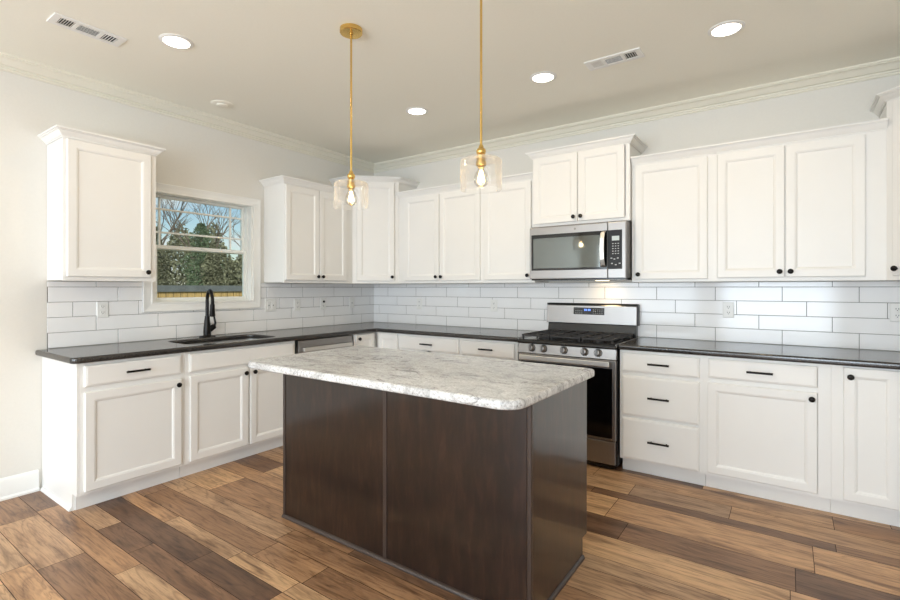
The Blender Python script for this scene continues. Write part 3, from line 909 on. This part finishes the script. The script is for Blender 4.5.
bgd = MB().prism([(-0.012, 1.012), (-0.088, 1.008), (-0.078, 1.160), (-0.068, 1.172), (-0.012, 1.172)], 0.002, w-0.002, 'x').build('backguard', 'steel', rg, bevel=0.004)
m = MB(); m.prism([(-0.010, 1.1725), (-0.074, 1.1725), (-0.066, 1.181), (-0.010, 1.181)], 0.0, w, 'x'); m.prism([(-0.010, 1.005), (-0.082, 1.005), (-0.070, 1.1725), (-0.010, 1.1725)], w-0.0015, w+0.003, 'x')
m.build('backguard_cap', 'darkgrey', rg, bevel=0.002)
def on_guard(m, x0, x1, z0, z1, f0, f1):
    yy = lambda z, f: -0.088 + (z-1.008)/0.152*0.010 - f
    m.loops([[(x0, yy(z0, f), z0), (x1, yy(z0, f), z0), (x1, yy(z1, f), z1), (x0, yy(z1, f), z1)] for f in (f0, f1)])
m = MB(); on_guard(m, 0.250, 0.515, 1.086, 1.146, -0.001, 0.003)
dsp = m.build('display', 'blackglass', bgd)
m = MB()
for x, h in ((0.345, 0.016), (0.358, 0.016), (0.376, 0.016), (0.389, 0.016)):
    on_guard(m, x, x+0.008, 1.118, 1.118+h, 0.0031, 0.0038)
m.build('clock_digits', 'clock', dsp)
m = MB()
for k in range(5):
    for j in range(3): on_guard(m, 0.42+k*0.018, 0.427+k*0.018, 1.096+j*0.015, 1.0995+j*0.015, 0.0031, 0.0036)
for k in range(4):
    for j in range(2): on_guard(m, 0.268+k*0.017, 0.276+k*0.017, 1.096+j*0.018, 1.0995+j*0.018, 0.0031, 0.0036)
m.build('buttons', 'keys', dsp)

# ------------------------------------------------------------------ microwave
mw = thing('microwave', 'stainless steel microwave mounted above the gas range', 'microwave', (2.203, 0, 0))
w = 0.779; z0, z1 = 1.388, 1.812; yf = -0.405
MB().box(0.002, yf, z0+0.004, w-0.002, -0.01, z1+0.012).build('case', 'sidegrey', mw, bevel=0.002)
d_ = MB().box(0, yf-0.040, z0, 0.644, yf-0.001, z1).build('door', 'steel', mw, bevel=0.004)
MB().box(0.017, yf-0.0425, 1.457, 0.642, yf-0.0395, 1.752).build('window_bezel', 'blackglass', d_, bevel=0.001)
MB().box(0.036, yf-0.0445, 1.474, 0.590, yf-0.0415, 1.722).build('window', 'microglass', d_, bevel=0.001)
pts = [(0.618, yf-0.041, 1.745), (0.618, yf-0.066, 1.735), (0.616, yf-0.082, 1.69), (0.615, yf-0.086, 1.61), (0.616, yf-0.082, 1.53), (0.618, yf-0.066, 1.485), (0.618, yf-0.041, 1.472)]
m = MB()
m.loops([[(x-0.016, y-0.006, z), (x+0.016, y-0.006, z), (x+0.016, y+0.006, z), (x-0.016, y+0.006, z)] for x, y, z in pts])
m.build('handle', 'chrome', d_, bevel=0.003)
cpn = MB().box(0.6465, yf-0.040, z0, w, yf-0.001, z1).build('control_panel', 'steel', mw, bevel=0.004)
kp = MB().box(0.648, yf-0.0425, 1.457, 0.752, yf-0.0395, 1.752).build('keypad', 'keyfilm', cpn, bevel=0.001)
MB().box(0.678, yf-0.0434, 1.672, 0.732, yf-0.0426, 1.706).build('display', 'lcd', kp)
m = MB()
for r_ in range(5):
    for k in range(3): m.box(0.680+k*0.020, yf-0.0432, 1.570+r_*0.019, 0.690+k*0.020, yf-0.0426, 1.576+r_*0.019)
for k, (x, z) in enumerate(((0.668, 1.535), (0.690, 1.528), (0.715, 1.535), (0.672, 1.495), (0.700, 1.485), (0.728, 1.495))): m.box(x, yf-0.0432, z, x+0.013, yf-0.0426, z+0.008)
m.build('buttons', 'keys', kp)
MB().lathe([(0.009, 0), (0.009, 0.0012)], (0.39, yf-0.0402, 1.782), (0, -1, 0), 20).build('badge', 'sidegrey', d_)
m = MB(); m.box(0.01, yf-0.02, z0-0.012, w-0.01, -0.03, z0+0.003)
un = m.build('underside', 'enamel', mw)
MB().box(0.46, -0.16, z0-0.016, 0.56, -0.11, z0-0.0121).build('task_lamp', 'tasklamp', un)
area('task_light', (2.203+0.51, -0.135, z0-0.02), (0, 0, 0), 0.10, 0.05, 0.45, (1, 0.74, 0.42))

# ------------------------------------------------------------------ island
IX0, IX1, ID0, ID1 = 1.6065, 3.152, 1.800, 2.443
il = thing('kitchen_island', 'dark espresso wood island standing in the middle of the plank floor', 'island', (0, 0, 0))
MB().box(IX0+0.012, -(ID1-0.008), 0.10, IX1-0.012, -(ID0+0.02), 0.876).build('carcass', 'wood', il)
MB().box(IX0+0.012, -(ID1-0.008), 0.001, IX1-0.012, -(ID0+0.065), 0.10).build('plinth', 'wood', il)
xm0, xm1 = 2.378, 2.401
MB().box(IX0+0.018, -ID1+0.003, 0.016, xm0, -ID1+0.010, 0.876).build('back_panel', 'wood', il)
MB().box(xm1, -ID1+0.003, 0.016, IX1-0.020, -ID1+0.010, 0.876).build('back_panel', 'wood', il)
MB().box(xm0, -ID1-0.002, 0.016, xm1, -ID1+0.010, 0.876).build('stile', 'woodtrim', il, bevel=0.003)
MB().box(IX0-0.002, -ID1-0.002, 0.001, IX0+0.018, -ID1+0.014, 0.876).build('stile', 'woodtrim', il, bevel=0.004)
MB().box(IX1-0.018, -ID1-0.003, 0.001, IX1+0.003, -ID1+0.018, 0.876).build('stile', 'woodtrim', il, bevel=0.005)
for s_, xa, xb in ((0, IX1-0.0125, IX1-0.001), (1, IX0+0.001, IX0+0.0125)):
    MB().prism([(-ID1+0.018, 0.001), (-(ID0+0.06), 0.001), (-(ID0+0.06), 0.10), (-ID0, 0.10), (-ID0, 0.876), (-ID1+0.018, 0.876)], xa, xb, 'x').build('end_panel', 'wood', il)
shoe = [(0.0, 0.001), (0.014, 0.001), (0.013, 0.010), (0.008, 0.016), (0.0, 0.019)]
MB().sweep([(IX0+0.0, -ID1+0.0025), (IX1-0.02, -ID1+0.0025)], shoe).build('base_molding', 'woodtrim', il, smooth=True)
MB().sweep([(IX1-0.0008, -ID1+0.018), (IX1-0.0008, -(ID0+0.06))], [(o*0.8, z) for o, z in shoe]).build('base_molding', 'woodtrim', il, smooth=True)
m = MB(); yf = -ID0
m.box(IX0+0.0125, -(ID0+0.02), 0.10, IX1-0.0125, yf, 0.135); m.box(IX0+0.0125, -(ID0+0.02), 0.84, IX1-0.0125, yf, 0.876)
for x in (IX0+0.0125, IX0+0.52, IX0+1.03, IX1-0.0425): m.box(x, -(ID0+0.02), 0.135, x+0.03, yf, 0.84)
m.build('face_frame', 'woodtrim', il)
for x in (IX0+0.03, IX0+0.54, IX0+1.05):
    o = MB().panel(0, 0.12, 0.475, 0.86, 0, DOORP).build('door', 'wood', il, loc=(x+0.475, yf, 0), rz=R(180))
    knob(o, 0.03, 0.82, -0.0195)
tag(slab('island_countertop', [(1.520, -1.765), (3.192, -1.765), (3.192, -2.650), (1.520, -2.650)], None, 0.8765, 0.0375, 0.012, 'granite', radius=[0.05, 0.05, 0.09, 0.09]),
    'white and grey speckled granite worktop lying on the dark island', 'countertop')

# ------------------------------------------------------------------ outlets and switches
def plate(label, loc, rz, kind, gangs=1):
    t = thing('wall_outlet' if kind == 'outlet' else 'wall_switch', label, 'outlet' if kind == 'outlet' else 'switch', loc, rz, 'white outlets and switches on the tile')
    w = 0.073 if gangs == 1 else 0.118
    MB().panel(-w/2, -0.058, w/2, 0.058, 0, [(0, 0), (0, 0.003), (0.004, 0.0058)]).build('plate', 'plate', t)
    for k in range(gangs):
        x = 0 if gangs == 1 else (-0.023 + 0.046*k)
        if kind == 'outlet':
            for zc in (-0.021, 0.021):
                o = MB().panel(x-0.017, zc-0.014, x+0.017, zc+0.014, -0.0058, [(0, -0.001), (0, 0.0012), (0.0015, 0.002)]).build('socket', 'plate', t)
                m = MB()
                for a in (-0.0065, 0.0065): m.box(x+a-0.0013, -0.0084, zc-0.001, x+a+0.0013, -0.0077, zc+0.008)
                m.lathe([(0.0026, 0), (0.0026, 0.0006)], (x, -0.0078, zc-0.007), (0, -1, 0), 10)
                m.build('slots', 'slot', o)
        else:
            MB().panel(x-0.017, -0.034, x+0.017, 0.034, -0.0058, [(0, -0.001), (0, 0.001), (0.002, 0.003)]).build('rocker', 'plate', t)
            m = MB(); m.box(x-0.0035, -0.0096, -0.006, x+0.0035, -0.0087, 0.006); m.build('indicator', 'slot', t)
    return t
xo = 0.0082
plate('white outlet in the tile below the lone wall cabinet', (xo, -2.783, 1.160), L90, 'outlet')
plate('white double switch in the tile right next to the window casing', (xo, -1.409, 1.150), L90, 'switch', 2)
plate('white outlet in the tile of the window wall, first past the double switch', (xo, -1.107, 1.145), L90, 'outlet')
o = plate('white outlet with a black plug top, second past the double switch', (xo, -0.777, 1.147), L90, 'outlet')
MB().lathe([(0.011, 0), (0.011, 0.012), (0.007, 0.015)], (0, -0.0085, 0.024), (0, -1, 0), 14).build('black_plug', 'black', o, smooth=True)
plate('white single switch in the window wall tile, nearest the room corner', (xo, -0.37, 1.147), L90, 'switch')
plate('white outlet in the back tile under the two door cabinet by the corner', (0.688, -xo, 1.140), 0, 'outlet')
plate('white outlet in the back tile nearest the range on its island side', (1.618, -xo, 1.140), 0, 'outlet')
plate('white outlet above the worktop over the three drawers', (3.603, -xo, 1.150), 0, 'outlet')
plate('white outlet cut by the picture edge under the diagonal cabinet', (4.523, -xo, 1.158), 0, 'outlet')

# ------------------------------------------------------------------ ceiling fittings
def can_light(label, x, y, main=True):
    t = thing('recessed_light', label, 'ceiling light', (x, y, H), 0, 'recessed ceiling lights')
    MB().lathe([(0.090, -0.0005), (0.090, -0.003), (0.083, -0.007), (0.071, -0.008), (0.069, -0.004), (0.0685, -0.0005)], n=36, cap0=False, cap1=False).build('trim_ring', 'trim', t, smooth=True)
    MB().lathe([(0.0685, -0.0006), (0.0685, -0.003), (0.03, -0.005), (0.0, -0.0055)], n=36).build('diffuser', 'canglow', t, smooth=True)
    l = area('recessed_lamp', (x, y, H-0.016), (0, 0, 0), 0.13, 0.13, 2.8, (1, 0.77, 0.46), 170, 'DISK')
can_light('lit recessed ceiling light above the window wall, beside a vent', 1.07, -2.782)
can_light('lit recessed ceiling light nearest the room corner, between the pendants', 1.518, -1.098)
can_light('lit recessed ceiling light in front of the raised microwave cabinet, beside a vent', 2.607, -1.090)
can_light('lit recessed ceiling light above the widest wall cabinet', 3.684, -1.075)
for x, y in ((1.07, -5.6), (2.6, -5.6), (4.1, -5.6)):
    can_light('added recessed ceiling light, unseen behind the camera', x, y)  # unseen lamps added to brighten the room from behind

def vent(label, x, y, rz):
    t = thing('ceiling_vent', label, 'vent', (x, y, H), rz, 'white ceiling vents')
    L, w = 0.34, 0.135
    m = MB()   # frame with three openings
    zt, zb = -0.0005, -0.008
    xs = [-L/2, -L/2+0.035, -L/6-0.012, -L/6+0.008, L/6-0.008, L/6+0.012, L/2-0.035, L/2]
    m.box(-L/2, -w/2, zb, L/2, -w/2+0.028, zt); m.box(-L/2, w/2-0.028, zb, L/2, w/2, zt)
    for a, b in ((xs[0], xs[1]), (xs[2], xs[3]), (xs[4], xs[5]), (xs[6], xs[7])): m.box(a, -w/2+0.028, zb, b, w/2-0.028, zt)
    m.build('frame', 'trim', t, bevel=0.002)
    MB().box(xs[1], -w/2+0.028, -0.0016, xs[6], w/2-0.028, -0.0006).build('dark_duct_plate', 'slot', t)  # flat dark sheet standing in for the shade inside the duct
    def fin(a, b, n, tilt, along, zi):
        m = MB(); h_ = w/2-0.028
        for k in range(n):
            if along == 'y':
                c_ = a + (b-a)*(k+0.5)/n
                m.loops([[(c_-0.0012+tilt*0.003, s*h_, -0.0078), (c_+0.0012+tilt*0.003, s*h_, -0.0078), (c_+0.0012-tilt*0.003, s*h_, zi), (c_-0.0012-tilt*0.003, s*h_, zi)] for s in (-1, 1)])
            else:
                c_ = -h_ + 2*h_*(k+0.5)/n
                m.loops([[(s, c_-0.001+tilt*0.002, -0.0078), (s, c_+0.001+tilt*0.002, -0.0078), (s, c_+0.001-tilt*0.002, zi), (s, c_-0.001-tilt*0.002, zi)] for s in (a, b)])
        m.build('louvers', 'trim', t)
    fin(xs[1], xs[2], 6, -1, 'y', -0.002); fin(xs[3], xs[4], 5, 0, 'x', -0.0048); fin(xs[5], xs[6], 5, 0, 'y', -0.0048)
vent('white ceiling vent above the lone wall cabinet by the window', 0.80, -3.13, R(90))
vent('white ceiling vent in front of the wall cabinets past the microwave', 3.075, -1.075, 0)
sd = thing('ceiling_speaker', 'small round white ceiling disc close to the crown molding above the window', 'ceiling disc', (0.375, -2.10, H))
MB().lathe([(0.082, -0.0005), (0.082, -0.004), (0.070, -0.008), (0.0, -0.009)], n=32).build('housing', 'ceiling', sd, smooth=True)
MB().lathe([(0.042, -0.0085), (0.040, -0.014), (0.03, -0.017), (0.0, -0.018)], n=28).build('cover', 'ceiling', sd, smooth=True)

# ------------------------------------------------------------------ pendants
def pendant(label, x, y):
    t = thing('pendant_light', label, 'pendant light', (x, y, 0), 0, 'brass pendants above the island')
    zb, zt = 1.760, 1.898; e = -0.026
    MB().lathe([(0.062, H-0.0005), (0.062, H-0.022), (0.058, H-0.026), (0.012, H-0.027), (0.011, H-0.032), (0.006, H-0.034)], n=36).build('canopy', 'brass', t, smooth=True)
    MB().lathe([(0.0055, 1.985+e), (0.0055, H-0.03)], n=14).build('rod', 'brass', t, smooth=True)
    sk_ = MB().lathe([(r_, z_+e) for r_, z_ in ((0.007, 1.990), (0.0105, 1.984), (0.0115, 1.976), (0.019, 1.970), (0.0225, 1.960), (0.020, 1.949), (0.013, 1.943), (0.013, 1.938), (0.027, 1.935), (0.028, 1.927), (0.018, 1.9255), (0.018, 1.916), (0.023, 1.914), (0.023, 1.896), (0.015, 1.890), (0.013, 1.884))], n=28).build('socket', 'brass', t, smooth=True)
    prof = [(0.020, zt+0.0015), (0.082, zt+0.0015), (0.0915, zt-0.004), (0.095, zt-0.014), (0.095, zb), (0.0925, zb), (0.0925, zt-0.014), (0.089, zt-0.006), (0.080, zt-0.002), (0.020, zt-0.002)]
    MB().lathe(prof, n=48, cap0=False, cap1=False).build('glass_shade', 'shade', t, smooth=True)
    bl = MB().lathe([(0.012, 1.862), (0.015, 1.852), (0.028, 1.830), (0.034, 1.808), (0.030, 1.788), (0.017, 1.775), (0.0, 1.771)], n=24, cap0=False, cap1=False).build('bulb', 'bulbglass', t, smooth=True)
    m = MB()
    for k in range(6):
        a = 2*PI*k/6; b = a + PI/6
        m.tube([(0.005*math.cos(a), 0.005*math.sin(a), 1.848), (0.016*math.cos(b), 0.016*math.sin(b), 1.796)], 0.0011, 6)
    m.build('filament', 'filament', bl)
    d = bpy.data.lights.new('pendant_lamp', 'POINT'); d.energy = 0.5; d.color = (1, 0.8, 0.55); d.shadow_soft_size = 0.02
    o = bpy.data.objects.new('pendant_lamp', d); COL.objects.link(o); o.location = (x, y, 1.815)
pendant('brass and clear glass pendant with its round canopy in view', 1.994, -2.283)
pendant('brass and clear glass pendant hanging nearer the range, its canopy above the picture', 2.831, -2.283)
